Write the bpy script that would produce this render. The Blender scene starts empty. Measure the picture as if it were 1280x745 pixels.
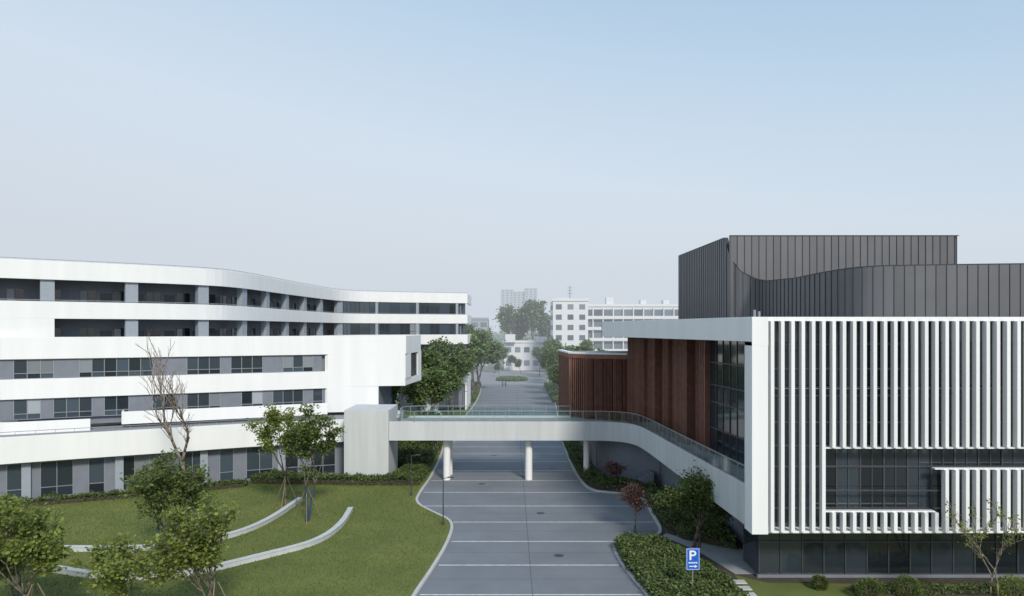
import bpy, math, random
import numpy as np
from mathutils import Vector
from mathutils.geometry import tessellate_polygon
scene=bpy.context.scene
scene.view_settings.view_transform='Standard'
scene.view_settings.look='None'
scene.view_settings.exposure=0
R=random.Random(7)

# ------------------------------------------------------------ materials
def mat(name, col, rough=0.7, metal=0.0, noise=0.0, nscale=3.0, bump=0.0, bscale=20.0, island=0.0, col2=None, spec=0.5, streak=False, translucent=0.0):
    m=bpy.data.materials.new(name); m.use_nodes=True
    nt=m.node_tree; N=nt.nodes; L=nt.links
    b=N['Principled BSDF']; b.inputs['Roughness'].default_value=rough; b.inputs['Metallic'].default_value=metal
    b.inputs['Specular IOR Level'].default_value=spec
    b.inputs['Base Color'].default_value=(*col,1)
    tc=N.new('ShaderNodeTexCoord'); src=None
    if noise>0 or col2:
        n=N.new('ShaderNodeTexNoise'); n.inputs['Scale'].default_value=nscale; n.inputs['Detail'].default_value=6; n.inputs['Roughness'].default_value=0.6
        if streak:
            mp=N.new('ShaderNodeMapping'); mp.inputs['Scale'].default_value=(1,1,0.08); L.new(tc.outputs['Object'],mp.inputs[0]); L.new(mp.outputs[0],n.inputs['Vector'])
        else: L.new(tc.outputs['Object'],n.inputs['Vector'])
        r=N.new('ShaderNodeValToRGB'); r.color_ramp.elements[0].position=0.3; r.color_ramp.elements[1].position=0.7
        c2=col2 if col2 else tuple(min(1,c*(1+noise)) for c in col)
        c1=col if col2 else tuple(c*(1-noise) for c in col)
        r.color_ramp.elements[0].color=(*c1,1); r.color_ramp.elements[1].color=(*c2,1)
        L.new(n.outputs['Fac'],r.inputs[0]); src=r.outputs[0]
    if island>0:
        g=N.new('ShaderNodeNewGeometry'); mr=N.new('ShaderNodeMapRange'); mr.inputs['To Min'].default_value=1-island; mr.inputs['To Max'].default_value=1+island
        L.new(g.outputs['Random Per Island'],mr.inputs['Value'])
        mx=N.new('ShaderNodeVectorMath'); mx.operation='SCALE'
        if src: L.new(src,mx.inputs[0])
        else: mx.inputs[0].default_value=col
        L.new(mr.outputs[0],mx.inputs['Scale']); src=mx.outputs[0]
    if src: L.new(src,b.inputs['Base Color'])
    if bump>0:
        n2=N.new('ShaderNodeTexNoise'); n2.inputs['Scale'].default_value=bscale; n2.inputs['Detail'].default_value=4
        L.new(tc.outputs['Object'],n2.inputs['Vector'])
        bp=N.new('ShaderNodeBump'); bp.inputs['Strength'].default_value=bump; bp.inputs['Distance'].default_value=0.05
        L.new(n2.outputs['Fac'],bp.inputs['Height']); L.new(bp.outputs[0],b.inputs['Normal'])
    if translucent>0:
        t=N.new('ShaderNodeBsdfTranslucent'); ms=N.new('ShaderNodeMixShader'); ms.inputs[0].default_value=translucent
        if src: L.new(src,t.inputs['Color'])
        else: t.inputs['Color'].default_value=(*col,1)
        L.new(b.outputs[0],ms.inputs[1]); L.new(t.outputs[0],ms.inputs[2]); L.new(ms.outputs[0],N['Material Output'].inputs['Surface'])
    return m
M={}
M['white']=mat('white_render',(0.79,0.80,0.80),0.6,noise=0.04,nscale=0.8,bump=0.05,streak=True)
M['concrete']=mat('painted_concrete',(0.53,0.55,0.555),0.7,noise=0.09,nscale=1.2,bump=0.1,streak=True)
M['wallgrey']=mat('grey_wall',(0.18,0.20,0.24),0.7,noise=0.08,nscale=1.0)
M['pier']=mat('grey_pier',(0.30,0.34,0.39),0.7,noise=0.06)
M['ceil']=mat('soffit',(0.34,0.35,0.37),0.8,noise=0.05)
M['glass']=mat('dark_glass',(0.022,0.03,0.038),0.06,island=0.6,spec=0.8)
M['glass2']=mat('blue_glass',(0.035,0.05,0.065),0.08,island=0.7,spec=0.8)
M['curtain']=mat('curtain',(0.25,0.28,0.31),0.5,island=0.4)
M['frame']=mat('window_frame',(0.07,0.075,0.085),0.4,metal=0.3)
M['frame_light']=mat('window_frame_light',(0.30,0.32,0.35),0.4,metal=0.3)
M['metal']=mat('standing_seam',(0.13,0.133,0.143),0.42,metal=0.35,noise=0.06,nscale=0.5,island=0.09)
M['metald']=mat('seam_joint',(0.035,0.035,0.04),0.5)
M['roof']=mat('roof_membrane',(0.25,0.26,0.28),0.8,noise=0.1)
M['fin']=mat('fin_aluminium',(0.78,0.79,0.80),0.4,noise=0.02,island=0.05)
M['brown']=mat('terracotta_screen',(0.20,0.09,0.062),0.55,noise=0.22,nscale=2,island=0.28)
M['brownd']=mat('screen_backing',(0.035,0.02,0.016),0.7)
M['asphalt']=mat('road_surface',(0.18,0.195,0.215),0.7,noise=0.12,nscale=0.25,bump=0.15,bscale=30)
M['paint']=mat('road_paint',(0.66,0.67,0.68),0.6,noise=0.25,nscale=3)
M['kerb']=mat('kerb_stone',(0.50,0.50,0.48),0.7,noise=0.1,nscale=2)
M['paving']=mat('paving',(0.29,0.30,0.31),0.8,noise=0.12,nscale=1.2)
M['grass']=mat('lawn',(0.085,0.115,0.022),0.9,col2=(0.16,0.18,0.042),nscale=0.2,bump=0.6,bscale=8)
M['blade']=mat('grass_blade',(0.145,0.175,0.035),0.8,island=0.4,translucent=0.2)
M['soil']=mat('soil',(0.06,0.05,0.035),0.95,noise=0.3)
M['ground']=mat('terrain',(0.14,0.17,0.13),0.95,col2=(0.24,0.25,0.23),nscale=0.01)
M['leaf']=mat('leaf_mid',(0.125,0.17,0.042),0.6,island=0.5,translucent=0.4)
M['leafl']=mat('leaf_light',(0.22,0.27,0.06),0.6,island=0.45,translucent=0.45)
M['leafd']=mat('leaf_dark',(0.07,0.105,0.042),0.6,island=0.5,translucent=0.3)
M['leafr']=mat('leaf_red',(0.16,0.075,0.065),0.6,island=0.5,translucent=0.3)
M['leafm']=mat('leaf_avenue',(0.14,0.20,0.07),0.7,island=0.45,translucent=0.4)
M['leaff']=mat('leaf_far_hazed',(0.17,0.24,0.10),0.8,island=0.4,translucent=0.35)  # green lightened: haze over far trees is put into the leaf colour
M['leafff']=mat('leaf_distant_hazed',(0.22,0.30,0.22),0.9,island=0.15,translucent=0.3)  # paler still, aerial haze painted into the treeline's leaf colour
M['hedge']=mat('hedge_leaf',(0.095,0.135,0.036),0.6,island=0.55,translucent=0.25)
M['bark']=mat('bark',(0.13,0.11,0.09),0.9,noise=0.3,nscale=6,bump=0.5)
M['barkp']=mat('bark_pale',(0.22,0.18,0.15),0.9,noise=0.3,nscale=6,bump=0.5)
M['wrap']=mat('trunk_wrap',(0.03,0.055,0.11),0.8,noise=0.2)
M['stake']=mat('timber_stake',(0.24,0.18,0.12),0.8,noise=0.2)
M['post']=mat('dark_post',(0.06,0.065,0.07),0.5,metal=0.3)
M['blue']=mat('sign_blue',(0.012,0.12,0.55),0.4,noise=0.03)
M['signw']=mat('sign_white',(0.8,0.8,0.8),0.4)
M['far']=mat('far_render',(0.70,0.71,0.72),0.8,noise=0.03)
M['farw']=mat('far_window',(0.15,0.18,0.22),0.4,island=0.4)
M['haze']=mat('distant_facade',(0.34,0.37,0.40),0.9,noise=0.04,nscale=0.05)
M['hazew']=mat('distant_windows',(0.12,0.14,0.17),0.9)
def glassmat():
    m=bpy.data.materials.new('balustrade_glass'); m.use_nodes=True; N=m.node_tree.nodes; L=m.node_tree.links
    g=N.new('ShaderNodeBsdfGlossy'); g.inputs['Roughness'].default_value=0.05; g.inputs['Color'].default_value=(.8,.9,.9,1)
    t=N.new('ShaderNodeBsdfTransparent'); t.inputs['Color'].default_value=(0.78,0.89,0.88,1)
    f=N.new('ShaderNodeFresnel'); f.inputs['IOR'].default_value=1.6
    x=N.new('ShaderNodeMixShader'); L.new(f.outputs[0],x.inputs[0]); L.new(t.outputs[0],x.inputs[1]); L.new(g.outputs[0],x.inputs[2])
    L.new(x.outputs[0],N['Material Output'].inputs['Surface']); return m
M['bal']=glassmat()

# ------------------------------------------------------------ helpers
def link(o,parent=None):
    scene.collection.objects.link(o)
    if parent: o.parent=parent
    return o
def empty(name,loc=(0,0,0)):
    e=bpy.data.objects.new(name,None); e.empty_display_size=0.5; link(e); return e
class MB:
    def __init__(s): s.v=[]; s.f=[]
    def quad(s,a,b,c,d):
        i=len(s.v); s.v+= [a,b,c,d]; s.f.append((i,i+1,i+2,i+3))
    def obox(s,p,t,l0,l1,n0,n1,z0,z1):
        n=(t[1],-t[0]); i=len(s.v)
        for z in (z0,z1):
            for l,k in ((l0,n0),(l1,n0),(l1,n1),(l0,n1)):
                s.v.append((p[0]+t[0]*l+n[0]*k, p[1]+t[1]*l+n[1]*k, z))
        s.f+=[(i,i+1,i+2,i+3),(i+4,i+7,i+6,i+5),(i,i+4,i+5,i+1),(i+1,i+5,i+6,i+2),(i+2,i+6,i+7,i+3),(i+3,i+7,i+4,i)]
    def box(s,x0,x1,y0,y1,z0,z1): s.obox((0,0),(1,0),x0,x1,-y1,-y0,z0,z1)
    def cyl(s,p0,p1,r0,r1,n=8):
        p0=Vector(p0);p1=Vector(p1); d=(p1-p0)
        if d.length<1e-5: return
        d.normalize(); u=d.orthogonal().normalized(); w=d.cross(u); i=len(s.v)
        for p,r in ((p0,r0),(p1,r1)):
            for k in range(n):
                a=2*math.pi*k/n; q=p+u*(math.cos(a)*r)+w*(math.sin(a)*r); s.v.append(tuple(q))
        for k in range(n):
            j=(k+1)%n; s.f.append((i+k,i+j,i+n+j,i+n+k))
        s.f.append(tuple(i+n+k for k in range(n))); s.f.append(tuple(i+n-1-k for k in range(n)))
    def prism(s,poly,z0,z1):
        i=len(s.v); n=len(poly)
        a=sum(poly[k][0]*poly[(k+1)%n][1]-poly[(k+1)%n][0]*poly[k][1] for k in range(n))
        if a<0: poly=poly[::-1]
        s.v+=[(x,y,z0) for x,y in poly]+[(x,y,z1) for x,y in poly]
        for k in range(n):
            j=(k+1)%n; s.f.append((i+k,i+j,i+n+j,i+n+k))
        tris=tessellate_polygon([[Vector((x,y,0)) for x,y in poly]])
        for t in tris:
            t=list(t)
            A,B,C=[poly[q] for q in t]
            if (B[0]-A[0])*(C[1]-A[1])-(B[1]-A[1])*(C[0]-A[0])<0: t=t[::-1]
            s.f.append(tuple(i+n+q for q in t)); s.f.append(tuple(i+q for q in t[::-1]))
    def wall(s,path,z0,z1,n0,n1):
        a=offset(path,n0); b=offset(path,n1); i=len(s.v); n=len(path)
        zz0=z0 if isinstance(z0,(list,tuple)) else [z0]*n
        zz1=z1 if isinstance(z1,(list,tuple)) else [z1]*n
        for k in range(n):
            s.v+=[(*a[k],zz0[k]),(*b[k],zz0[k]),(*b[k],zz1[k]),(*a[k],zz1[k])]
        for k in range(n-1):
            q=i+4*k
            for e in range(4):
                e2=(e+1)%4; s.f.append((q+e,q+e2,q+4+e2,q+4+e))
        s.f.append((i,i+3,i+2,i+1)); q=i+4*(n-1); s.f.append((q,q+1,q+2,q+3))
    def make(s,name,m,parent=None,bevel=0,smooth=False):
        me=bpy.data.meshes.new(name); me.from_pydata(s.v,[],s.f); me.materials.append(M[m] if isinstance(m,str) else m)
        me.update()
        if smooth:
            for p in me.polygons: p.use_smooth=True
        o=bpy.data.objects.new(name,me); link(o,parent)
        if bevel:
            b=o.modifiers.new('bev','BEVEL'); b.width=bevel; b.segments=2; b.limit_method='ANGLE'
        return o
def offset(path,d):
    out=[]; n=len(path)
    for k in range(n):
        def nr(a,b):
            dx,dy=b[0]-a[0],b[1]-a[1]; l=math.hypot(dx,dy); return (dy/l,-dx/l)
        if k==0: m=nr(path[0],path[1]); f=1
        elif k==n-1: m=nr(path[-2],path[-1]); f=1
        else:
            a=nr(path[k-1],path[k]); b=nr(path[k],path[k+1]); m=(a[0]+b[0],a[1]+b[1]); l=math.hypot(*m); m=(m[0]/l,m[1]/l)
            f=1/max(0.4,(m[0]*a[0]+m[1]*a[1]))
        out.append((path[k][0]+m[0]*d*f, path[k][1]+m[1]*d*f))
    return out
def chaikin(p,it=2,closed=False):
    for _ in range(it):
        q=[] if closed else [p[0]]
        n=len(p)
        for k in range(n if closed else n-1):
            a=p[k]; b=p[(k+1)%n]
            q.append((a[0]*.75+b[0]*.25,a[1]*.75+b[1]*.25)); q.append((a[0]*.25+b[0]*.75,a[1]*.25+b[1]*.75))
        if not closed: q.append(p[-1])
        p=q
    return p
def plen(path): return sum(math.dist(path[k],path[k+1]) for k in range(len(path)-1))
def at(path,s):
    for k in range(len(path)-1):
        l=math.dist(path[k],path[k+1])
        if s<=l or k==len(path)-2:
            t=((path[k+1][0]-path[k][0])/l,(path[k+1][1]-path[k][1])/l)
            return (path[k][0]+t[0]*s,path[k][1]+t[1]*s),t
        s-=l
def stations(path,step,s0=0,s1=None):
    L=plen(path); s1=L if s1 is None else s1
    n=max(1,round((s1-s0)/step)); return [s0+(s1-s0)*k/n for k in range(n+1)]
def seg(path,sa,sb):
    p,_=at(path,sa); q,_=at(path,sb); l=math.dist(p,q); return p,((q[0]-p[0])/l,(q[1]-p[1])/l),l

def strip(path,z0,z1,n,step,glass,frame,curt=None,wall=None,wallp=0.0,s0=0,s1=None,rnd=R,mull=0.06,trans=True,double=True):
    st=stations(path,step,s0,s1)
    for a,b in zip(st[:-1],st[1:]):
        p,t,l=seg(path,a,b)
        if wall is not None and rnd.random()<wallp:
            wall.obox(p,t,0,l,n-0.25,n+0.03,z0,z1); continue
        tl=rnd.uniform(-.012,.012); tv=rnd.uniform(-.012,.012)
        nn=(t[1],-t[0])
        def P(l_,z,k): return (p[0]+t[0]*l_+nn[0]*k,p[1]+t[1]*l_+nn[1]*k,z)
        tgt=curt if (curt is not None and rnd.random()<0.13) else glass
        tgt.quad(P(0.04,z0,n-tl),P(l-0.04,z0,n+tl),P(l-0.04,z1,n+tl+tv),P(0.04,z1,n-tl+tv))
        frame.obox(p,t,-mull/2,mull/2,n-0.06,n+0.06,z0,z1)
        if double: frame.obox(p,t,l/2-mull/3,l/2+mull/3,n-0.05,n+0.045,z0,z1)
        if trans: frame.obox(p,t,mull/2,l/2-mull/3,n-0.05,n+0.04,z0+(z1-z0)*.30-.03,z0+(z1-z0)*.30+.03)
        frame.obox(p,t,mull/2,l-mull/2,n-0.05,n+0.052,z0,z0+.07); frame.obox(p,t,mull/2,l-mull/2,n-0.05,n+0.052,z1-.07,z1)

# ------------------------------------------------------------ foliage
def leafmesh(name,pts,size,m,parent=None,seed=1,up=0.3):
    rs=np.random.RandomState(seed); pts=np.asarray(pts,float); n=len(pts)
    a=rs.normal(size=(n,3)); a[:,2]*=0.45; a/=np.linalg.norm(a,axis=1,keepdims=True)
    b=rs.normal(size=(n,3)); b[:,2]*=.6; b-=(b*a).sum(1,keepdims=True)*a; b/=np.linalg.norm(b,axis=1,keepdims=True)
    s=size*rs.uniform(.6,1.35,(n,1)); L_=a*s; W=b*s*0.42
    v=np.empty((n,4,3)); v[:,0]=pts-L_*.5; v[:,1]=pts+W; v[:,2]=pts+L_*.5; v[:,3]=pts-W
    me=bpy.data.meshes.new(name); me.vertices.add(4*n); me.vertices.foreach_set('co',v.ravel())
    me.loops.add(4*n); me.loops.foreach_set('vertex_index',np.arange(4*n,dtype=np.int32))
    me.polygons.add(n); me.polygons.foreach_set('loop_start',np.arange(0,4*n,4,dtype=np.int32))
    try: me.polygons.foreach_set('loop_total',np.full(n,4,dtype=np.int32))
    except Exception: pass
    me.materials.append(M[m]); me.update(calc_edges=True)
    o=bpy.data.objects.new(name,me); link(o,parent); return o
def grow(seed,h,cr,base,levels=4,stems=1,kids=(3,4),spread=0.75,tr=0.12,side_p=.55,lean=0):
    r=random.Random(seed); segs=[]; tips=[]
    def br(p,d,l,rad,lev):
        q=p; dd=d.copy(); n=3
        for k in range(n):
            dd=(dd+Vector((r.uniform(-.16,.16),r.uniform(-.16,.16),r.uniform(-.02,.12)))).normalized()
            q2=q+dd*(l/n); segs.append((q,q2,rad*(1-.28*k/n),rad*(1-.28*(k+1)/n),lev)); q=q2
            if lev>=levels-2 and k>0: tips.append((q.copy(),lev))
            if lev>0 and lev<levels and k<n-1 and r.random()<side_p: side(q,dd,l*.62,rad*.5,lev+1)
        if lev<levels:
            for _ in range(r.randint(*kids)): side(q,dd,l*r.uniform(.62,.85),rad*.62,lev+1)
    def side(q,dd,l,rad,lev):
        a=r.uniform(0,2*math.pi); o=dd.orthogonal().normalized(); w=dd.cross(o)
        v=(dd+(o*math.cos(a)+w*math.sin(a))*spread*r.uniform(.6,1.25)+Vector((0,0,.12))).normalized()
        br(q,v,l,rad,lev)
    for s in range(stems):
        d=Vector((r.uniform(-.25,.25),r.uniform(-.25,.25),1)) if stems>1 else Vector((r.uniform(-.05,.05)+lean,r.uniform(-.05,.05),1))
        br(Vector((r.uniform(-.2,.2)*(stems>1),r.uniform(-.2,.2)*(stems>1),0)),d.normalized(),base,tr/(stems**.4),0)
    mz=max(s[1].z for s in segs); mr=np.percentile([math.hypot(s[1].x,s[1].y) for s in segs],93)
    fz=(h*.96)/mz; fr=cr*.85/mr
    def T(p):
        return Vector((p.x*fr,p.y*fr,p.z*fz))
    segs=[(T(a),T(b),c,d,l) for a,b,c,d,l in segs]; tips=[(T(a),l) for a,l in tips]
    return segs,tips
def tree(name,x,y,h,cr,seed,m='leaf',n=6000,ls=.2,base=None,stems=1,tr=.12,clump=.45,levels=4,bark='bark',stakes=False,wrap=False,spread=.75,kids=(2,3),drop=.3,z=0.0,side_p=.55,lean=0):
    base=base or h*.3
    segs,tips=grow(seed,h,cr,base,levels,stems,kids,spread,tr,side_p,lean)
    e=empty(name); e.location=(x,y,z)
    b=MB()
    for a,c,r0,r1,l in segs: b.cyl(a,c,max(r0,.012),max(r1,.01),6)
    b.make('trunk_and_limbs',bark,e,smooth=True)
    if n:
        rs=np.random.RandomState(seed); T=np.array([t[0][:] for t in tips]); T=T[rs.rand(len(T))>drop]
        w=rs.uniform(.2,1.6,len(T))**1.5; idx=rs.choice(len(T),n,p=w/w.sum())
        cs=(clump*rs.uniform(.5,1.15,len(T)))[idx][:,None]
        pts=T[idx]+rs.normal(size=(n,3))*cs*np.array([1,1,.5])
        leafmesh('crown',pts,ls,m,e,seed)
    if wrap:
        w=MB()
        for a,c,r0,r1,l in segs:
            if l==0: w.cyl(a,c,r0+.03,r1+.03,8)
        w.make('trunk_wrap','wrap',e)
    if stakes:
        s=MB(); rr=random.Random(seed)
        for k in range(3):
            a=2*math.pi*k/3+rr.random(); s.cyl((math.cos(a)*1.3,math.sin(a)*1.3,0),(math.cos(a)*.12,math.sin(a)*.12,2.7),.035,.03,6)
        s.make('support_stakes','stake',e)
    return e
def dup(e,x,y,sc=1,rot=0,z=0,sz=None):
    n=bpy.data.objects.new(e.name.split('.')[0],None); link(n); n.location=(x,y,z); n.scale=(sc,sc,sz or sc); n.rotation_euler=(0,0,rot)
    for c in e.children:
        o=bpy.data.objects.new(c.name.split('.')[0],c.data); link(o,n)
    return n
def inpoly(P,poly):
    x,y=P[:,0],P[:,1]; r=np.zeros(len(P),bool); n=len(poly)
    for i in range(n):
        x1,y1=poly[i]; x2,y2=poly[(i+1)%n]
        if y1==y2: continue
        c=((y1>y)!=(y2>y))&(x<(x2-x1)*(y-y1)/(y2-y1)+x1); r^=c
    return r
def sample(poly,n,rs):
    a=np.array(poly); lo,hi=a.min(0),a.max(0); out=np.zeros((0,2))
    while len(out)<n:
        P=rs.uniform(lo,hi,(n*2,2)); out=np.vstack([out,P[inpoly(P,poly)]])
    return out[:n]
def bumps(P,seed,f=1.0):
    r=np.random.RandomState(seed); z=np.zeros(len(P))
    for k in range(7):
        a=r.uniform(0,6.28); w=f*r.uniform(.7,3.2); z+=np.sin(P[:,0]*w*math.cos(a)+P[:,1]*w*math.sin(a)+r.uniform(0,6))/ (w/f+1)
    return z/1.8
def hedge(name,poly,h,n,seed,m='hedge',ls=.16,z=.1):
    e=empty(name); rs=np.random.RandomState(seed)
    b=MB(); b.prism(poly,z,z+h*.5); b.make('core','soil',e)
    P=sample(poly,int(n*.75),rs); zz=z+h*(.78+.32*bumps(P,seed,2))+rs.normal(size=len(P))*.09
    a=np.array(poly+[poly[0]]); L=np.linalg.norm(np.diff(a,axis=0),axis=1); k=rs.choice(len(L),int(n*.25),p=L/L.sum()); t=rs.rand(len(k),1)
    E=a[k]*(1-t)+a[k+1]*t+rs.normal(size=(len(k),2))*.12; ze=z+rs.uniform(0,h*.85,len(k))
    leafmesh('foliage',np.vstack([np.c_[P,zz],np.c_[E,ze]]),ls,m,e,seed); return e
def ball_shrub(name,x,y,r,m,seed,n=1800,ls=.09,z=.1):
    e=empty(name); e.location=(x,y,z); rs=np.random.RandomState(seed)
    d=rs.normal(size=(n,3)); d/=np.linalg.norm(d,axis=1,keepdims=True)
    rad=r*(.72+.28*rs.rand(n,1)**.5+.07*np.sin(d[:,:1]*7+seed)+.06*np.sin(d[:,1:2]*9)); p=d*rad; p[:,2]=p[:,2]*.85+r*.75
    leafmesh('foliage',p,ls,m,e,seed)
    s=MB(); 
    for k in range(7): a=k*.9; s.cyl((0,0,0),(math.cos(a)*r*.5,math.sin(a)*r*.5,r*1.0),.03,.01,5)
    s.make('stems','bark',e)

# ------------------------------------------------------------ ground, road
g=MB(); g.quad((-4000,-600,0),(4000,-600,0),(4000,6000,0),(-4000,6000,0)); g.make('ground','ground')
LK=chaikin([(-6.6,22),(-6.0,36),(-5.57,41.8),(-5.0,46.5),(-4.5,52.5),(-4.55,57.6),(-6.4,60.4),(-8.5,63.8),(-8.6,68),(-8.3,76),(-8.6,90),(-9.3,102),(-8.2,125),(-7.4,150),(-7.6,180),(-8.5,200)],2)
RK=chaikin([(8.6,22),(8.3,36),(7.8,41.8),(7.2,46.3),(7.0,50.6),(7.5,52.6),(9.5,53.2),(11.3,54),(11.6,60),(12.0,66.8),(9.2,67.8),(7.6,68.6),(6.9,71.9),(6.6,82),(6.8,100),(7.6,120),(9.0,150),(9.0,175),(9.8,200)],2)
rd=MB(); rd.prism(LK+RK[::-1],-0.02,0.008); rd.make('road','asphalt')
pl=MB(); pl.prism([(-22,200),(24,200),(24,262),(-22,262)],-.02,.008); pl.make('pavement','paving')
lw=MB(); lw.prism(offset(LK,-.2)[::-1]+[(-90,22),(-90,200)],-.02,.12); lw.make('lawn','grass')
rv=MB(); rv.prism(offset(RK,.2)+[(70,200),(70,22)],-.02,.10); rv.make('garden_bed','soil')
k=MB(); k.wall(LK,-.02,.15,-.22,0); k.make('kerb','kerb')
k=MB(); k.wall(RK,-.02,.15,0,.22); k.make('kerb','kerb')
ln=MB()
def xon(path,y):
    for a,b in zip(path[:-1],path[1:]):
        if min(a[1],b[1])<=y<=max(a[1],b[1]) and a[1]!=b[1]: return a[0]+(b[0]-a[0])*(y-a[1])/(b[1]-a[1])
    return 0
y=26.2
while y<195:
    xl=xon(LK,y)+.15; xr=xon(RK,y)-.15; w=.07
    ln.quad((xl,y-w,.012),(xr,y-w,.012),(xr,y+w,.012),(xl,y+w,.012)); y+=5.25
ln.make('road_marking','paint')
sj0=MB(); y=26.2+2.62
while y<150:
    xl=xon(LK,y)+.15; xr=xon(RK,y)-.15; sj0.quad((xl,y-.02,.0125),(xr,y-.02,.0125),(xr,y+.02,.0125),(xl,y+.02,.0125)); y+=5.25
sj0.quad((1.2,24,.0165),(1.24,24,.0165),(1.0,195,.0165),(.96,195,.0165))
sj0.make('road_joint',mat('joint_sealant',(.09,.10,.11),.8,noise=.2))
mh=MB()
for x,yy in ((2.4,60.5),(-2.2,88),(3.2,49.2),(-3,72),(4.4,80)):
    mh.cyl((x,yy,.0),(x,yy,.0145),.35,.35,20)
mh.make('manhole_cover','post')
pv=MB(); pv.prism([(11.2,53.5),(12.9,49.8),(14.0,45.2),(18,45.2),(16.2,50.0),(13,52.2),(11.6,54.2)],0,.125); pv.make('footpath','paving')
ss=MB()
for q in range(5): ss.box(13.1-.0+.05*q,14.0+.05*q,39.2+q*1.05,39.85+q*1.05,0.1,.16)
ss.make('stepping_stones','kerb',bevel=.02)
gl=MB(); gl.prism([(13.6,30),(40,30),(40,43.0),(15.5,43.6),(13.9,45.0)],0,.115); gl.make('grass_strip','grass')

for pth in ([(-30,46),(-25,44.1),(-20.2,44.4),(-16.6,48.3),(-13.9,51.2),(-13.2,55.6),(-13.6,60.7)],[(-46,50.5),(-35.6,50),(-28.9,49.7),(-24.5,50),(-21.3,51.9),(-19.3,56),(-18.9,64.3)]):
    p=chaikin(pth,3); w=MB(); w.wall(p,.1,.42,-.17,.17); w.wall(p,.423,.48,-.21,.21); w.make('garden_wall','concrete')

rs=np.random.RandomState(3)
P=sample([(-48,40.5),(-6.2,40.5),(-5.3,47),(-5,57.5),(-9,64),(-9,71),(-24,72),(-44,61)],50000,rs)
n=len(P); a=rs.uniform(0,6.28,n); h=rs.uniform(.05,.13,n); w=.03
v=np.zeros((n,3,3)); v[:,0,0]=P[:,0]-np.cos(a)*w; v[:,0,1]=P[:,1]-np.sin(a)*w; v[:,1,0]=P[:,0]+np.cos(a)*w; v[:,1,1]=P[:,1]+np.sin(a)*w
v[:,:2,2]=.118; v[:,2,0]=P[:,0]+rs.normal(size=n)*.04; v[:,2,1]=P[:,1]+rs.normal(size=n)*.04; v[:,2,2]=.12+h
me=bpy.data.meshes.new('grass'); me.from_pydata(v.reshape(-1,3).tolist(),[],np.arange(3*n).reshape(-1,3).tolist()); me.materials.append(M['blade']); link(bpy.data.objects.new('grass',me))

# ------------------------------------------------------------ LEFT SCHOOL BUILDING
SB=empty('school_building')
U=[(-72,51.2),(-48.5,68.7)]+chaikin([(-48.4,68.78),(-34.0,79.4),(-32.0,86),(-31.8,99),(-31,114),(-29.8,127),(-22,131.8),(-15,134.5)],3)[1:]+[(-8.5,137)]
back=[(-8.9,150),(-47,150),(-52,105),(-88,74)]
white=MB(); slab=MB(); glass=MB(); glassb=MB(); fr=MB(); cur=MB(); gw=MB(); pier=MB(); ceil=MB(); rail=MB(); frl=MB()
LU=plen(U)
def sAtX(path,x):
    s=0
    for a,b in zip(path[:-1],path[1:]):
        if a[0]<=x<=b[0]: return s+math.dist(a,b)*(x-a[0])/(b[0]-a[0])
        s+=math.dist(a,b)
sC=0
for kk,(a,b) in enumerate(zip(U[:-1],U[1:])):
    if b[1]>126: break
    sC+=math.dist(a,b)
s53=sAtX(U,-45.2)
bands=[(20.35,22.2),(16.5,18.2),(12.6,14.42),(8.75,10.62),(5.0,6.8)]
for z0,z1 in bands:
    white.wall(U,z0,z1,-.28,0)
poly=offset(U,-.3)+back
for zf in (21.7,17.05,13.1,9.3,5.4): slab.prism(poly,zf-.35,zf)
slab.prism(offset(U,-3.2)+[(-9,149),(-46,149),(-51,106),(-87,74)],0,5.0)
for zt in (22.2,18.2):
    rail.wall(U,zt+.12,zt+.17,-.17,-.12)
    for a in stations(U,1.6):
        p,t=at(U,a); rail.obox(p,t,-.015,.015,-.16,-.13,zt,zt+.12)
for li,(z0,z1,floor) in enumerate(((18.2,20.35,17.05),(14.42,16.5,13.1))):
    bk=offset(U,-2.9)
    gw.wall(U,floor,z1+1.0,-3.1,-2.85)
    ss0=0 if li==0 else s53
    for a in stations(bk,3.1,0,sC*.97):
        p,t=at(bk,a)
        rr=R.random()
        fr.obox(p,t,.2,1.25,-.02,.10,floor,floor+2.2) if rr<.55 else None
        glass.obox(p,t,1.45,2.9,-.01,.09,floor+.9,floor+2.45)
        fr.obox(p,t,2.15,2.2,.05,.12,floor+.9,floor+2.45)
        if R.random()<.4: cur.obox(p,t,1.5,2.1,.08,.105,floor+.95,floor+2.4)
    for a in stations(U,7.6,3,sC*.99):
        if a<ss0: continue
        p,t=at(U,a)
        pier.obox(p,t,-.6,.6,-1.0,-.3,floor,z1+.4)
    if li==1: white.wall(U[:2]+[at(U,s53)[0]],14.40,16.52,-.27,-.01)
    strip(U,z0,z1,-.2,1.9,glassb,fr,cur,None,0,sC,LU-1.6)
    pier.obox(*at(U,sC-.5),-.4,.4,-1,-.2,floor,z1+.4)
    for a in stations(U,7.6,sC+7,LU-2): 
        p,t=at(U,a); pier.obox(p,t,-.25,.25,-.25,-.1,z0,z1)
for z0,z1 in ((10.62,12.6),(6.8,8.75),(0.5,5.0)):
    strip(U,z0,z1,-.25,1.9,glassb,fr,cur,gw,.15,sAtX(U,-30.5) ,LU-1.6)
    gw.wall(U,z0,z1,-.9,-.6)
white.obox((-8.75,137.0),(0,1),-.1,13,-.2,.15,0,5.0)
gw.obox((-9.9,137.2),(0,1),0,13,-.1,.15,0,21.5)
for z0,z1 in bands: white.obox((-8.62,137.02),(0,1),0.28,13,-.14,.14,z0,z1)
Lp=[(-72,50.9),(-48.4,68.35),(-46,69.55),(-21,81.9)]
Lf=[(-72,50.9),(-48.4,68.35),(-46,69.55),(-21,81.9),(-12.4,83.6),(-11.9,93)]
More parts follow.
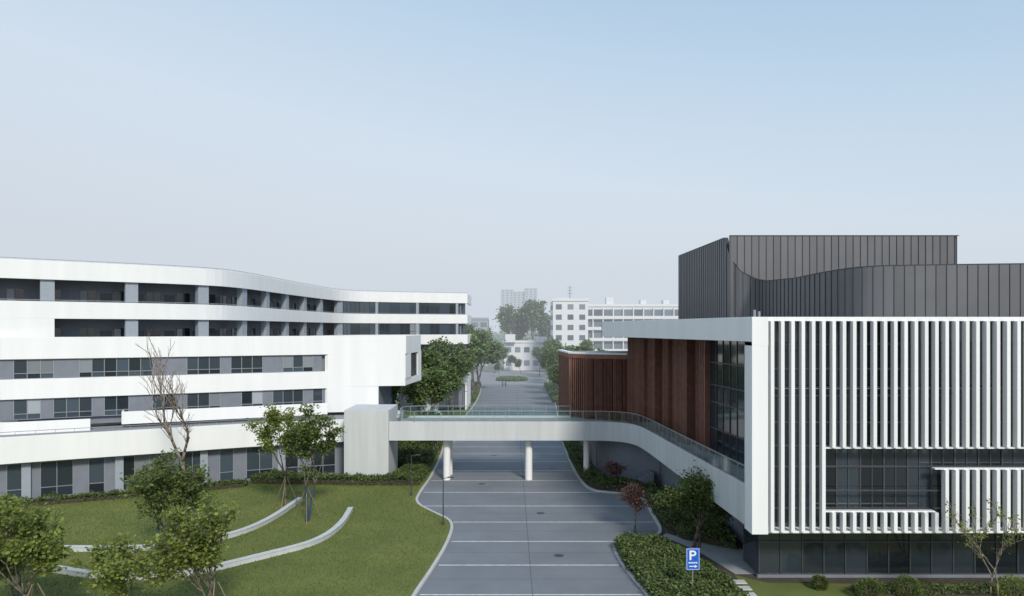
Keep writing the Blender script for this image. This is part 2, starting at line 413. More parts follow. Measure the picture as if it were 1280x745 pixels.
white.wall(Lf,12.58,14.7,-.3,.12)
white.wall(Lp,8.75,10.66,-.3,.12)
white.wall([(-21,81.9),(-12.4,83.6)],8.9,12.585,-.3,.118)
white.wall([(-12.62,83.7),(-11.9,93)],8.9,9.7,-.1,.2)
white.wall([(-12.55,83.7),(-12.3,86.4)],9.7,12.58,-.1,.19)
white.wall([(-12.1,91.2),(-11.9,93)],9.7,12.58,-.1,.19)
white.prism([(-21,82.2),(-12.7,83.9),(-12.1,93),(-21,95)],8.9,9.2)
slab.prism([(-47,69.6),(-21,82.4),(-12.6,84),(-12.2,93),(-31,97),(-31.4,84),(-34.5,80)],13.6,13.9)
slab.prism([(-47,69.6),(-21,82.4),(-22,88),(-31.4,84)],9.3,9.6)
EG=[(-12.3,86.4),(-12.1,91.2)]
strip(EG,9.7,12.58,.05,1.4,glass,fr,None,None,0)
sl=plen(Lp)
def grouped(path,z0,z1,n,send,pat,modl=1.08):
    s=0.0; i=0
    while s+modl<send:
        c=pat[i%len(pat)]; p,t,l=seg(path,s,s+modl)
        if c=='g':
            gw.obox(p,t,0,l,n-.25,n+.03,z0,z1)
        else:
            tl=R.uniform(-.012,.012); nn=(t[1],-t[0])
            def P(l_,z,k): return (p[0]+t[0]*l_+nn[0]*k,p[1]+t[1]*l_+nn[1]*k,z)
            tg=cur if (c=='c' or R.random()<.1) else glassb
            zs=z0+(z1-z0)*.28
            tg.quad(P(.03,zs,n-tl),P(l-.03,zs,n+tl),P(l-.03,z1,n+tl),P(.03,z1,n-tl))
            glassb.quad(P(.03,z0,n),P(l-.03,z0,n),P(l-.03,zs,n),P(.03,zs,n))
            frl.obox(p,t,-.03,.03,n-.05,n+.05,z0,z1); frl.obox(p,t,l-.03,l+.03,n-.05,n+.049,z0,z1)
            frl.obox(p,t,.03,l-.03,n-.05,n+.045,zs-.03,zs+.03)
            frl.obox(p,t,.03,l-.03,n-.05,n+.045,z0,z0+.06); frl.obox(p,t,.03,l-.03,n-.05,n+.045,z1-.06,z1)
        s+=modl; i+=1
    p,t,l=seg(path,s,send+.001) if send-s>.05 else (None,None,0)
    if l: gw.obox(p,t,0,l,n-.25,n+.03,z0,z1)
grouped(Lp,10.66,12.58,-.18,sl-.6,'wwwgggwwwgwwwggcww')
grouped(Lp,6.75,8.75,-.18,sl-.05,'gwwgwwwggwcgwwwgwwg')
gw.wall(Lp,6.0,12.6,-.75,-.55)
white.wall([(-21.1,81.85),(-15.4,83.05)],6.0,8.9,-.35,.11)
gw.wall([(-15.4,83.05),(-15.2,92)],6.0,8.9,-.3,0)
white.wall([(-21.0,81.9),(-20.9,82.6)],6.0,12.6,-.3,.0)
white.wall(offset([(-72,50.9),(-48.4,68.35)],1.7)+[(-41.0,70.0)],5.5,6.75,-.2,0)
white.wall([(-38.6,71.6),(-20.5,80.0)],6.0,7.25,-.2,0)
white.wall([(-38.6,71.6),(-39.4,73.2)],6.0,7.25,-.2,0)
Pp=chaikin([(-74,44.5),(-60,52.5),(-45.2,62.3),(-33,68.2),(-25.5,72.2),(-16.5,75.4)],3)
white.wall(Pp,3.72,6.05,-.3,0)
pod=offset(Pp,-.3)+[(-14.5,82),(-20,95),(-31,99),(-36,80),(-48,70),(-74,53)]
ceil.prism(pod,5.0,5.6); slab.prism(offset(Pp,-.32)+[(-14.6,82),(-20,94),(-31,98),(-36,80),(-48,70),(-74,53)],5.602,5.62)
rail.wall(Pp,6.45,6.5,-.18,-.13)
for a in stations(Pp,1.5):
    p,t=at(Pp,a); rail.obox(p,t,-.015,.015,-.17,-.14,6.05,6.45)
PG=offset(Pp,-1.0)
gw.wall(PG,3.5,5.0,-.3,0)
grouped(PG,0.3,3.52,-.1,plen(PG),'wgwwgwgwwggwwg',1.25)
gw.wall(PG,0,.3,-.4,.02); gw.wall(PG,0,5,-1.4,-1.2)
for a in stations(PG,7.0):
    p,t=at(PG,a); pier.obox(p,t,-.35,.35,-.3,.25,0,5.0)
white.make('white_bands','white',SB,bevel=.02); slab.make('floor_slabs','roof',SB); glass.make('windows','glass',SB); glassb.make('window_strips','glass2',SB)
fr.make('window_frames','frame',SB); frl.make('window_frames_light','frame_light',SB); cur.make('curtains','curtain',SB); gw.make('grey_walls','wallgrey',SB); pier.make('columns','pier',SB); ceil.make('podium_soffit','ceil',SB); rail.make('railings','frame_light',SB)
st=MB()
for q in range(16): st.box(-12.6+q*.30,-12.3+q*.30,100,102.2,0,6.6-q*.38)
st.box(-15,-12.6,99.8,102.4,6.0,6.6)
st.make('outdoor_stair','white')

# ------------------------------------------------------------ FOOTBRIDGE
FB=empty('footbridge')
bw=MB(); bd=MB(); bg=MB(); br_=MB(); bp=MB()
FF=chaikin([(-12.4,72.5),(7.0,72.5),(9.8,72.4),(12.0,70.8),(12.55,66),(12.9,60),(13.35,53),(14.0,43.4)],3)
z1=6.15
bw.wall(FF,[4.25-.55*max(0,(73-p[1])/30) for p in FF],z1,-.25,0)
BB=[(-12.4,77.6),(-9.5,77.6),(3,77.6),(6.3,77.6)]
bw.wall(BB[::-1],4.25,z1,-.25,0)
bd.prism([(-12.39,72.8),(7.0,72.8),(9.8,72.75),(12.0,71.2),(12.9,66),(13.3,60),(13.7,53),(14.35,43.5),(16.5,43.5),(15.6,56),(12.8,74),(6.2,78),(6.2,77.3),(-12.39,77.3)],4.6,5.95)
for x in (-6.7,1.72):
    bp.cyl((x,74,.0),(x,74,4.62),.37,.37,28); bp.cyl((x,76.6,.0),(x,76.6,4.62),.37,.37,28)
bp.cyl((7.7,74.6,0),(7.7,74.6,4.62),.3,.3,24)
bw.box(-12.38,7,72.9,77.2,4.4,4.6)
def balustrade(path,zb,h,off,gm,rm):
    for a,b in zip(stations(path,1.3)[:-1],stations(path,1.3)[1:]):
        p,t,l=seg(path,a,b); nn=(t[1],-t[0])
        def P(l_,z): return (p[0]+t[0]*l_+nn[0]*off,p[1]+t[1]*l_+nn[1]*off,z)
        gm.quad(P(.03,zb+.05),P(l-.03,zb+.05),P(l-.03,zb+h-.05),P(.03,zb+h-.05))
        rm.obox(p,t,-.02,.02,off-.03,off+.03,zb,zb+h)
    rm.wall(path,zb+h-.03,zb+h+.03,off-.035,off+.035)
FBal=chaikin([(-9.5,77.5),(-11.2,77.2),(-11.6,75.4),(-11.2,73),(-9.8,72.52)],3)
balustrade(FBal[::-1],z1,1.05,-.1,bg,br_)
st0=[(-9.8,72.5)]+FF[FF.index(min(FF,key=lambda p:abs(p[0]-6.9)+abs(p[1]-72.5))):]
balustrade(st0,z1,1.05,-.12,bg,br_)
balustrade([(6.3,77.6),(-9.5,77.6)],z1,1.05,-.12,bg,br_)
bw.make('fascia','concrete',FB,bevel=.02); bd.make('deck','paving',FB); bg.make('glass_balustrade','bal',FB); br_.make('handrail','frame_light',FB); bp.make('columns','white',FB,smooth=False)
pw=MB(); pw.box(-16.9,-12.42,72.4,78.2,0,7.3)
pw.make('stair_tower','concrete',FB,bevel=.03)
tb=MB(); tb.box(-16.5,-12.45,78.25,83,5.6,6.1); tb.make('link_slab','concrete',FB)

# ------------------------------------------------------------ RIGHT BUILDING
CB=empty('cultural_center_building')
w=MB(); dk=MB(); gl=MB(); f=MB(); fin=MB(); met=MB(); sj=MB(); bn=MB(); bb=MB(); rf=MB(); gr=MB(); cc=MB()
S=[(8.9,70.2),(14.0,42)]
T=16.2
w.wall(S,14.75,T,-1.0,0)
rf.prism([(9.9,70.4),(14.95,43.4),(62,43.4),(62,92),(13.8,92),(9.2,74)],14.76,15.85)
w.wall([(9.3,74.5),(8.9,70.22)],14.75,T,-.6,.0)
w.box(14.0,14.95,42,43.35,3.5,14.75)
w.box(14.0,14.96,41.995,43.3,14.5,T-.003)
w.box(14.96,62,42.25,43.35,15.95,T)
W=[(11.9,73.6),(13.0,71),(14.2,64),(15.35,55.7),(15.9,48.3),(16.0,43.5)]
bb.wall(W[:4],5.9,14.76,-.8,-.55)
LW=plen(W[:4])
# screen panels of upright terracotta louvres over thin cross rails, alternately set forward, with open gaps between
pa=0.0; rr=random.Random(5); kk=0
while pa<LW-.4:
    wdt=rr.choice([1.0,1.3,1.6,2.0]); pb=min(LW,pa+wdt); d=[0,.35,.12,.5][kk%4]; kk+=1
    p,t,l=seg(W[:4],pa,pb)
    bn.obox(p,t,0,.09,-.5,d+.1,5.97,14.74); bn.obox(p,t,l-.09,l,-.5,d+.1,5.97,14.74)
    zz=6.0
    while zz<14.7:
        bn.obox(p,t,.09,l-.09,d-.20,d-.14,zz,zz+.07); zz+=.42
    q_=.19
    while q_<l-.12: bn.obox(p,t,q_,q_+.10,d-.14,d+.08,5.97,14.74); q_+=.215
    pa=pb+rr.choice([.3,.45,.65])
strip(W[3:],5.95,14.7,0,1.35,gl,f,None,None,0,trans=False,double=False,mull=.09)
for zz in (7.9,9.9,11.2,12.9): f.wall(W[3:],zz,zz+.1,-.05,.07)
cc.wall(W[3:],5.9,14.7,-3.2,-3.0)
w.box(15.0,16.6,43.35,43.9,5.9,14.76)
BXp=[(5.7,88),(6.2,78.4),(8.0,76.4),(11.9,74.4)]
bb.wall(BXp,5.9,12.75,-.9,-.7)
rf.prism(offset(BXp,-.05)+[(16,80),(16,88)],12.35,12.8)
w.wall(BXp,12.8,12.98,-.5,.08)
bn.wall(BXp,12.35,12.8,-.3,.06)
q=plen(BXp[:3])
for a in stations(BXp[:3],.30)[:-1]:
    p,t=at(BXp[:3],a); bn.obox(p,t,0,.14,-.35,.0,5.98,12.35)
for a in stations(BXp,1.08,q+.2,plen(BXp)):
    p,t=at(BXp,a)
    an=.75; t2=(t[0]*math.cos(an)-t[1]*math.sin(an),t[0]*math.sin(an)+t[1]*math.cos(an))
    for j in range(6): bn.obox(p,t2,-.45+j*.15,-.45+j*.15+.12,-.05,.05+.03*(j%2),5.98,12.34)
    zz=6.4
    while zz<12.2: bn.obox(p,t2,-.46,.44,-.07,-.052,zz,zz+.05); zz+=.6
y0=43.2
strip([(15.2,y0),(62,y0)],3.5,15.95,0,1.42,gl,f,None,None,0,trans=False,mull=.09,double=True)
for zz in (4.75,7.25,8.5,9.9,11.5,13.1,14.6): f.box(15.0,62,y0-.09,y0-.02,zz-.05,zz+.05)
gr.box(15.0,62,y0-.16,y0-.1,11.9,12.05)
cc.box(15.2,62,y0+2.4,y0+2.6,3.5,15.9)
for zz in (7.3,11.6): cc.box(15.2,62,y0+.25,y0+2.4,zz,zz+.4)
w.box(14.96,62,42.25,43.5,3.5,3.62)
x=15.12; i=0
while x<60:
    wd=.20
    if x<18.35: spans=[(3.62,15.95)]
    elif x<24.9: spans=[(8.55,15.95),(3.62,4.75)]
    else: spans=[(8.55,15.95),(3.62,7.25)]
    for z0,z1_ in spans: fin.box(x,x+wd,42.05,42.45,z0,z1_)
    x+=.60; i+=1
fin.box(18.3,62,42.2,42.55,8.47,8.55) ; fin.box(24.8,62,42.2,42.55,7.25,7.32); fin.box(18.3,24.8,42.2,42.55,4.75,4.82)
f.box(14.97,62,42.55,42.62,5.9,5.98); f.box(14.97,62,42.55,42.62,12.0,12.08);f.box(14.97,62,42.55,42.62,14.6,14.68)
GS=[(13.6,78),(15.2,64),(16.6,52),(17.0,45.2)]
gr.wall(GS,0,4.6,-.3,0); 
cc.wall([(17.3,45.3),(17.3,60)],0,3.5,-.2,.0)
strip([(15.3,44.6),(62,44.6)],.3,3.45,0,1.35,gl,f,None,None,0,trans=False,double=False,mull=.08)
f.box(15.3,62,44.5,44.56,2.3,2.38); gr.box(15.2,62,44.55,44.8,.0,.3)
gl.box(15.25,15.31,44.7,47.5,.3,3.45)
cc.box(15.3,62,47.5,47.7,0,3.5)
for xx in np.arange(17,62,6.2): gr.box(xx,xx+.5,45.2,45.7,0,3.5)
cc.prism([(14.2,43.2),(62,43.2),(62,60),(15,60)],3.42,3.5)
gr.wall(chaikin([(8.8,79),(9.2,76),(10.6,73.6),(13,72),(14.4,70.2)],3),0,4.6,-.25,0)
for q in range(9): gr.box(11.0+q*.3,11.3+q*.3,69.4,71.0,0.1,.28+q*.17)
SK=[(18.3,79),(18.7,63.2)]+chaikin([(18.7,63.1),(18.9,61.8),(20.3,61.4),(20.6,60.5)],2)[1:]+chaikin([(20.65,60),(21.9,48.2),(24.5,46.6),(36,45.0)],3)+[(60,44.6)]
ZA=23.5
def ztop(s):
    pts=[(0,23.5),(15.6,23.5),(16.3,22.6),(17.0,21.4),(17.8,20.4),(19,19.7),(21,19.4),(26,19.3),(31,19.5),(34,19.6),(200,19.6)]
    for (a,za),(b,zb) in zip(pts[:-1],pts[1:]):
        if a<=s<=b:
            u=(s-a)/(b-a); return za+(zb-za)*u
stn=stations(SK,.62)
for a,b in zip(stn[:-1],stn[1:]):
    sub=[a+(b-a)*k/4 for k in range(5)]
    pp=[at(SK,c)[0] for c in sub]
    met.wall(pp,15.8,[ztop(c) for c in sub],-.3,0)
    p,t=at(SK,a); sj.obox(p,t,-.015,.015,0,.04,15.8,ztop(a)-.02)
    sj.wall(pp,[ztop(c)+.001 for c in sub],[ztop(c)+.05 for c in sub],-.33,.03)
AP=[(18.75,61.9),(38.4,61.9),(38.6,79)]
st2=stations(AP,.62)
for a,b in zip(st2[:-1],st2[1:]):
    p,t,l=seg(AP,a,b); met.obox(p,t,0.005,l-.005,-.3,-.02,15.8,ZA-.01); sj.obox(p,t,-.015,.015,-.02,.04,15.8,ZA-.02)
sj.wall(AP,ZA-.005,ZA+.05,-.34,.03); rf.prism([(19,62.3),(38,62.3),(38,79),(18.7,79)],22.8,23.0)
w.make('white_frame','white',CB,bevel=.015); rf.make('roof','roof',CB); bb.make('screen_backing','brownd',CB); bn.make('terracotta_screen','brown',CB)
gl.make('glazing','glass',CB); f.make('mullions','frame',CB); fin.make('white_fins','fin',CB); gr.make('grey_walls','wallgrey',CB); cc.make('interior','wallgrey',CB)
met.make('metal_cladding','metal',CB); sj.make('cladding_seams','metald',CB)
rv_=MB(); rv_.cyl((16.0,47.5,15.85),(16.0,47.5,16.75),.09,.09,12); rv_.cyl((16.3,47.5,15.85),(16.3,47.5,16.65),.09,.09,12); rv_.make('vent_pipes','frame_light',CB)

# ------------------------------------------------------------ vegetation
hedge('hedge',[(8.35,36),(8.1,41),(7.5,46.3),(7.35,50.6),(8.1,52.2),(10.3,51.4),(11.9,47.5),(12.8,43),(13.2,36)],.75,24000,1)
hedge('hedge',[(15.6,50.2),(12.6,52.6),(11.9,56),(11.9,60),(12.5,66.2),(14.6,66.2),(16,56)],.9,14000,2)
hedge('hedge',[(7.15,110),(7.0,84),(7.25,72.5),(8.3,69.3),(13.6,68.4),(13.8,69.4),(9.6,71.3),(8.7,76),(8.8,110)],.8,19000,3)
hedge('hedge',[(-26,71.6),(-18,71.0),(-9.3,70.6),(-8.9,78),(-11.6,79),(-12.1,72.3),(-17.2,72.2),(-26,75.0)],.9,16000,4)
hedge('hedge',[(-9.2,79),(-9.4,95),(-10,112),(-15,112),(-15,80)],1.5,14000,5,ls=.24)
hedge('hedge',[(20,41.0),(48,41.0),(48,42.4),(20,42.4)],.5,9000,6,ls=.12)
hedge('hedge',[(-46,60.5),(-33,66.2),(-26,70),(-26,71),(-33,67.2),(-46,61.6)],.7,7000,8)
ball_shrub('round_shrub',20.35,41.0,.72,'leaf',1); ball_shrub('round_shrub',22.6,41.2,.78,'leaf',2); ball_shrub('round_shrub',28.3,40.6,.9,'leafl',3); ball_shrub('round_shrub',18.2,42.6,.5,'leaf',4)
tree('bare_tree',-26.6,60,15.8,4.6,77,n=0,base=6.5,tr=.21,levels=5,kids=(2,2),spread=.5,bark='barkp',side_p=.6,lean=-.12)
tree('young_tree',-16.4,57.5,9.6,3.2,5,'leaf',6800,.2,base=2.6,stems=2,tr=.10,stakes=True,wrap=True,clump=.30,drop=.35)
tree('young_tree',-19.3,61.5,9.4,2.8,6,'leafl',5000,.2,base=2.6,tr=.1,stakes=True,clump=.30,drop=.35)
tree('young_tree',-22.6,47.6,7.6,3.4,8,'leaf',7600,.19,base=2.2,stems=4,tr=.12,stakes=True,wrap=True,clump=.28,drop=.38)
tree('camphor_tree',-24.0,36.2,7.4,3.3,9,'leafl',7500,.19,base=2.6,stems=2,tr=.1,stakes=True,clump=.25,drop=.38)
tree('camphor_tree',-15.0,36.4,7.7,3.2,12,'leafl',7500,.18,base=2.6,stems=3,tr=.1,stakes=True,clump=.25,drop=.38)
tree('camphor_tree',-19.5,36.5,4.9,2.6,14,'leafl',4500,.18,base=1.4,stems=2,tr=.08,clump=.26,drop=.38)
tree('camphor_tree',-28.5,41.5,4.8,2.4,15,'leaf',4000,.18,base=1.2,stems=2,tr=.08,clump=.26,drop=.38)
tree('dense_tree',12.9,50.8,5.6,2.7,17,'leaf',14000,.17,base=1.2,stems=3,tr=.14,clump=.45,drop=.15)
tree('red_maple_tree',9.4,54.8,4.0,1.25,19,'leafr',1700,.14,base=1.1,stems=2,tr=.06,clump=.28)
tree('red_maple_tree',9.7,70.2,2.9,1.4,23,'leafr',1700,.16,base=.9,stems=2,tr=.05,clump=.26)
tree('bare_sapling',26.9,40.2,6.3,2.6,31,n=500,ls=.13,m='leafl',base=1.6,stems=2,tr=.07,levels=4,spread=.6,bark='barkp',kids=(1,2),clump=.2)
rt=random.Random(4)
A1=tree('avenue_tree',-11.5,98,10.5,3.6,41,'leafm',6500,.36,base=3,tr=.16,clump=.5)
A2=tree('avenue_tree',-10.0,120,11.5,3.4,43,'leafm',6500,.36,base=3,tr=.16,clump=.5)
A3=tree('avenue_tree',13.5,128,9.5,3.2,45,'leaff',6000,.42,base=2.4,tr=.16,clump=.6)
for x,y_,sc,e in ((-15,92,.85,A2),(-13.6,106,1.0,A1),(-11,134,1.35,A1),(-9.6,148,1.5,A3),(-8.9,162,1.55,A1),(-8.6,180,1.6,A3),(-14,176,1.5,A2),(-11,205,1.7,A3),(-16,220,1.8,A3),(-9,88,.55,A1),(-12.5,113,1.1,A2),(-10,141,1.1,A2),(-9,171,1.3,A1),(-9,192,1.6,A3),
    (11.0,140,.85,A1),(11.4,152,1.0,A3),(10.6,165,1.1,A1),(10.8,180,1.2,A3),(13,196,1.3,A3),(11,210,1.2,A3),(17,150,1.2,A1),(17,112,.8,A2),(15,172,1.2,A3),(-4,232,.5,A3),(3,246,.55,A3),(-12,246,1.5,A3),(9,236,1.0,A3),(15,230,1.3,A3),(0,262,.6,A1),(22,226,1.3,A3),(-6,250,1.2,A3),(12.5,222,1.2,A1)):
    dup(e,x,y_,sc,rt.uniform(0,6.28))
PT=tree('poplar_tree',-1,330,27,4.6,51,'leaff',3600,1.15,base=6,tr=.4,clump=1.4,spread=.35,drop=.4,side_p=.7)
PT2=tree('poplar_tree',5.0,335,29.5,4.6,58,'leafm',3600,1.15,base=6,tr=.4,clump=1.4,spread=.35,drop=.4,side_p=.7)
for x,y_,sc,e in ((9.5,328,1.08,PT),(14,340,.99,PT2),(2,352,.85,PT2),(17,334,.8,PT),(-12,345,.62,PT),(-18,352,.6,PT2),(24,350,.72,PT)): dup(e,x,y_,sc,rt.uniform(0,6))
hedge('flower_bed',chaikin([(-3.5,212),(3.5,212),(5,218),(3,226),(-3,226),(-5,218)],2,True),.7,5000,61,m='leaff',ls=.4,z=0)
hedge('hedge',[(8.8,150),(8.9,196),(12.5,196),(12,150)],1.0,7000,62,m='leafm',ls=.3)
hedge('hedge',[(-7.9,150),(-8.6,198),(-13,198),(-13,150)],1.0,7000,63,m='leafm',ls=.3)
rs=np.random.RandomState(9)
pts=[]
for k in range(1500):
    x=rs.uniform(-420,420); y_=rs.uniform(380,760); hh=rs.uniform(7,15); c=np.array([x,y_,hh*.55]); pts.append(c+rs.normal(size=(26,3))*np.array([3.6,3.6,hh*.22]))
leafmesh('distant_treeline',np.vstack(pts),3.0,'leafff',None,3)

# ------------------------------------------------------------ background buildings
def slabblock(name,x0,x1,y0,y1,h,rows,step,z0=0,m='far',wm='farw',wfrac=.6,hfrac=.5,parap=True,balc=False):
    e=empty(name); b=MB(); b.box(x0,x1,y0,y1,0,h)
    if parap: b.box(x0-.3,x1+.3,y0-.3,y0,h-.2,h+.7)
    wn=MB(); fh=(h-.6)/rows; n=max(1,int((x1-x0)/step)); st=(x1-x0)/n
    bl=MB()
    for r in range(rows):
        for c in range(n):
            xa=x0+c*st+st*(1-wfrac)/2; za=r*fh+fh*(1-hfrac)*.6
            wn.box(xa,xa+st*wfrac,y0-.08,y0-.01,za,za+fh*hfrac)
        if balc: bl.box(x0,x1,y0-1.3,y0-1.15,r*fh-.1,r*fh+.95); bl.box(x0,x1,y0-1.15,y0-.1,r*fh-.1,r*fh+.05)
        if balc:
            for c in range(n+1): bl.box(x0+c*st-.15,x0+c*st+.15,y0-1.14,y0-.1,r*fh+.05,r*fh+fh-.1)
    for r in range(rows):
        k_=int((y1-y0)/4)
        for c in range(k_): wn.box(x0-.08,x0-.01,y0+1.3+c*4,y0+2.8+c*4,r*fh+fh*.3,r*fh+fh*.75)
    b.make('walls',m,e); wn.make('windows',wm,e)
    if balc: bl.make('balconies',m,e)
    return e
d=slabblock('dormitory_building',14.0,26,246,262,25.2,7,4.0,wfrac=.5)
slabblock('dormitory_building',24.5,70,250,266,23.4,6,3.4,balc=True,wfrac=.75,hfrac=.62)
r_=MB(); r_.box(33,35.5,252,256,23.5,26.5); r_.box(45,47,252,256,23.5,25.6); r_.box(53,55,252,256,23.5,25.6); r_.box(16,20,250,256,25,26.2); r_.make('roof_houses','far',d)
an=MB(); an.cyl((20.5,255,25.2),(20.5,255,31),.12,.06,6); 
for zz in (28,29,30): an.cyl((19.6,255,zz),(21.4,255,zz),.06,.06,5)
an.make('antenna','post',d)
slabblock('gatehouse_building',-3,14,268,280,10.5,2,3.4,hfrac=.4)
gt=MB(); gt.box(-2.5,1.2,266,267.9,10.5,13.5); gt.box(9,13,266,267.9,10.5,12.6); gt.make('gate_parapet','far')
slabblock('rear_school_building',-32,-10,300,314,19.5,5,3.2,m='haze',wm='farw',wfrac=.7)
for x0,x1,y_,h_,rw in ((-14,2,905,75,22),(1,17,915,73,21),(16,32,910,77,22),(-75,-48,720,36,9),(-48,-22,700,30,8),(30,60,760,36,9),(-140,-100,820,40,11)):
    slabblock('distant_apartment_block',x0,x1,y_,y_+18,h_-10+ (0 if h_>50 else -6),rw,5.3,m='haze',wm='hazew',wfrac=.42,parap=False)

# ------------------------------------------------------------ street furniture
def lamp(x,y_,h=4.2):
    e=empty('street_lamp'); e.location=(x,y_,.1); m=MB(); m.cyl((0,0,0),(0,0,.25),.11,.09,10); m.cyl((0,0,.25),(0,0,h),.05,.035,10); m.cyl((0,0,h-.05),(.55,0,h+.05),.03,.025,8); m.box(.35,.85,-.09,.09,h+.02,h+.09)
    m.make('pole_and_head','post',e)
for x,y_ in ((-5.4,56.5),(-9.3,66.5),(-9.3,84),(-9.9,108),(-9.2,134),(8.0,88),(8.6,116),(10,146),(10,172),(8.4,71.5)): lamp(x,y_,3.7)
ps=empty('parking_sign'); ps.location=(10.35,41.2,.1)
m=MB(); m.cyl((0,0.04,0),(0,0.04,2.85),.035,.035,12); m.cyl((0,.04,0),(0,.04,.06),.12,.12,12); m.make('post','frame_light',ps)
m=MB(); m.box(-.39,.39,-.02,.0,1.6,2.85); m.make('panel','blue',ps,bevel=.008)
m=MB()
for a in ((-.36,.36,2.8,2.82),(-.36,.36,1.63,1.65),(-.36,-.34,1.65,2.8),(.34,.36,1.65,2.8)): m.box(a[0],a[1],-.026,-.021,a[2],a[3])
m.box(-.22,.10,-.028,-.021,1.79,1.84)
i=len(m.v); m.v+=[(.10,-.027,1.73),(.26,-.027,1.815),(.10,-.027,1.90)]; m.f.append((i,i+1,i+2))
for q in range(5): m.box(-.25+q*.105,-.25+q*.105+.075,-.027,-.021,1.98,2.06)
m.box(-.2,-.09,-.028,-.021,2.18,2.72)
pr=[]; 
for k2 in range(13):
    a=-math.pi/2+math.pi*k2/12; pr.append((.02+.17*math.cos(a),2.56+.16*math.sin(a)))
pin=[(.02+.07*math.cos(-math.pi/2+math.pi*k2/12),2.56+.065*math.sin(-math.pi/2+math.pi*k2/12)) for k2 in range(13)]
for k2 in range(12):
    i=len(m.v); m.v+=[(x,-.0275,z) for x,z in (pr[k2],pr[k2+1],pin[k2+1],pin[k2])]; m.f.append((i,i+1,i+2,i+3))
m.box(-.09,.02,-.0275,-.021,2.625,2.72); m.box(-.09,.02,-.0275,-.021,2.40,2.495)
m.make('lettering','signw',ps)

# ------------------------------------------------------------ people walking
def person(x,y_,shirt,trouser,ph,rot):
    e=empty('pedestrian'); e.location=(x,y_,.01); e.rotation_euler=(0,0,rot)
    def skin(name,V,E,rad,m,root=0):
        me=bpy.data.meshes.new(name); me.from_pydata(V,E,[]); me.materials.append(m); o=bpy.data.objects.new(name,me); link(o,e)
        sk=o.modifiers.new('s','SKIN')
        for k_,r_ in enumerate(rad): me.skin_vertices[0].data[k_].radius=(r_,r_)
        me.skin_vertices[0].data[root].use_root=True
        ss=o.modifiers.new('u','SUBSURF'); ss.levels=1; ss.render_levels=1; return o
    s=ph
    sm=mat('shirt',shirt,.8,noise=.1); tm=mat('trousers',trouser,.8,noise=.1); km=mat('skin',(.42,.26,.19),.6,noise=.05); hm=mat('hair',(.02,.017,.015),.6,noise=.1)
    skin('legs',[(0,0,.95),(.09,0,.9),(.10,s*.14,.48),(.10,s*.06,.08),(.10,s*.2,.04),(-.09,0,.9),(-.10,-s*.06,.5),(-.10,-s*.28,.12),(-.10,-s*.14,.04)],[(0,1),(1,2),(2,3),(3,4),(0,5),(5,6),(6,7),(7,8)],[.13,.10,.065,.045,.04,.10,.065,.045,.04],tm)
    skin('torso_and_arms',[(0,0,.95),(0,.01,1.2),(0,0,1.40),(.18,0,1.40),(.22,-s*.08,1.14),(.22,s*.04,.93),(-.18,0,1.40),(-.22,s*.1,1.14),(-.21,s*.26,.96)],[(0,1),(1,2),(2,3),(3,4),(4,5),(2,6),(6,7),(7,8)],[.13,.13,.12,.06,.045,.035,.06,.045,.035],sm)
    skin('head_and_neck',[(0,0,1.44),(0,.01,1.52),(0,.02,1.60),(0,.01,1.68)],[(0,1),(1,2),(2,3)],[.05,.05,.095,.085],km)
    skin('hair',[(0,-.02,1.60),(0,-.02,1.69)],[(0,1)],[.095,.09],hm)
    hd=MB()
    for sx,yy,zz in ((.22,s*.07,.87),(-.21,s*.3,.9)):
        hd.box(sx-.035,sx+.035,yy-.02,yy+.02,zz-.06,zz+.04)
        for q in range(4): hd.cyl((sx-.03+q*.018,yy,zz-.06),(sx-.03+q*.018,yy+.02,zz-.13+abs(q-1.5)*.012),.009,.007,6)
        hd.cyl((sx+.035,yy,zz),(sx+.055,yy+.02,zz-.05),.010,.008,6)
    hd.make('hands',km,e)
person(-1.7,190,(.05,.13,.32),(.03,.04,.08),1,0.1); person(-2.5,190.6,(.08,.2,.4),(.05,.06,.1),-1,-.1)

# ------------------------------------------------------------ far haze: an added glowing, absorbing volume stands in for light scattered by air
hm=bpy.data.materials.new('haze_glow'); hm.use_nodes=True; N=hm.node_tree.nodes; Lk=hm.node_tree.links
for n_ in list(N):
    if n_.type!='OUTPUT_MATERIAL': N.remove(n_)
va=N.new('ShaderNodeVolumeAbsorption'); va.inputs['Color'].default_value=(0,0,0,1); va.inputs['Density'].default_value=.00105
ve=N.new('ShaderNodeEmission'); ve.inputs['Color'].default_value=(.63,.69,.77,1); ve.inputs['Strength'].default_value=.00105
vs_=N.new('ShaderNodeAddShader'); Lk.new(va.outputs[0],vs_.inputs[0]); Lk.new(ve.outputs[0],vs_.inputs[1]); Lk.new(vs_.outputs[0],N['Material Output'].inputs['Volume'])
hz=MB(); hz.box(-3500,3500,110,3900,.3,85); hz.make('haze_glow_volume',hm)

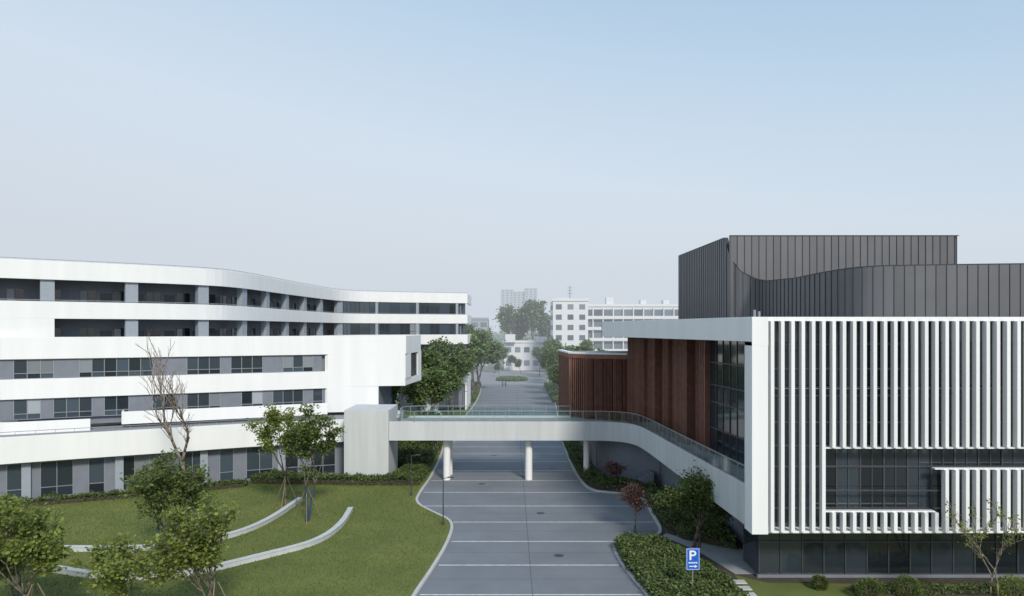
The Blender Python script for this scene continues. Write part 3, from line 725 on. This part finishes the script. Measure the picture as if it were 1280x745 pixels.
# ------------------------------------------------------------ light, world, camera
el=math.radians(36); az=math.radians(160)
wd=bpy.data.worlds.new('World'); scene.world=wd; wd.use_nodes=True; nt=wd.node_tree; N=nt.nodes; Lk=nt.links
bg_=N['Background']; sky=N.new('ShaderNodeTexSky'); sky.sky_type='NISHITA'; sky.sun_disc=False; sky.sun_elevation=el; sky.sun_rotation=az; sky.air_density=1.3; sky.dust_density=2.5; sky.ozone_density=1.5
bg_.inputs['Strength'].default_value=0.105
tc=N.new('ShaderNodeTexCoord'); sx=N.new('ShaderNodeSeparateXYZ'); Lk.new(tc.outputs['Generated'],sx.inputs[0])
ad=N.new('ShaderNodeMath'); ad.operation='MULTIPLY_ADD'; ad.inputs[1].default_value=.18; Lk.new(sx.outputs['X'],ad.inputs[0]); Lk.new(sx.outputs['Z'],ad.inputs[2])
rp=N.new('ShaderNodeValToRGB'); Lk.new(ad.outputs[0],rp.inputs[0])
cr=rp.color_ramp
stops=[(0,(.63,.67,.75)),(.10,(.66,.72,.80)),(.22,(.67,.76,.86)),(.36,(.54,.69,.84)),(.48,(.42,.60,.78)),(1,(.29,.43,.65))]
cr.elements[0].position=0; cr.elements[0].color=(*stops[0][1],1); cr.elements[1].position=1; cr.elements[1].color=(*stops[-1][1],1)
for p_,c_ in stops[1:-1]:
    e_=cr.elements.new(p_); e_.color=(*c_,1)
vs=N.new('ShaderNodeVectorMath'); vs.operation='SCALE'; vs.inputs['Scale'].default_value=10.5; Lk.new(rp.outputs[0],vs.inputs[0])
mx=N.new('ShaderNodeMix'); mx.data_type='RGBA'; mx.inputs[0].default_value=.8; Lk.new(sky.outputs[0],mx.inputs[6]); Lk.new(vs.outputs[0],mx.inputs[7])
Lk.new(mx.outputs[2],bg_.inputs['Color'])
sl_=bpy.data.lights.new('sun','SUN'); sl_.energy=2.9; sl_.angle=math.radians(10); sl_.color=(1,.94,.84)
so=bpy.data.objects.new('sun',sl_); link(so)
dv=Vector((math.sin(az)*math.cos(el),math.cos(az)*math.cos(el),math.sin(el))); so.rotation_euler=dv.to_track_quat('Z','Y').to_euler()
cam=bpy.data.cameras.new('camera'); co=bpy.data.objects.new('camera',cam); link(co); co.location=(0,0,15.5); co.rotation_euler=(math.radians(90),0,0)
cam.sensor_width=36; cam.lens=900/1280*36; cam.shift_y=38.5/1280; cam.clip_end=8000; cam.clip_start=.5
scene.camera=co
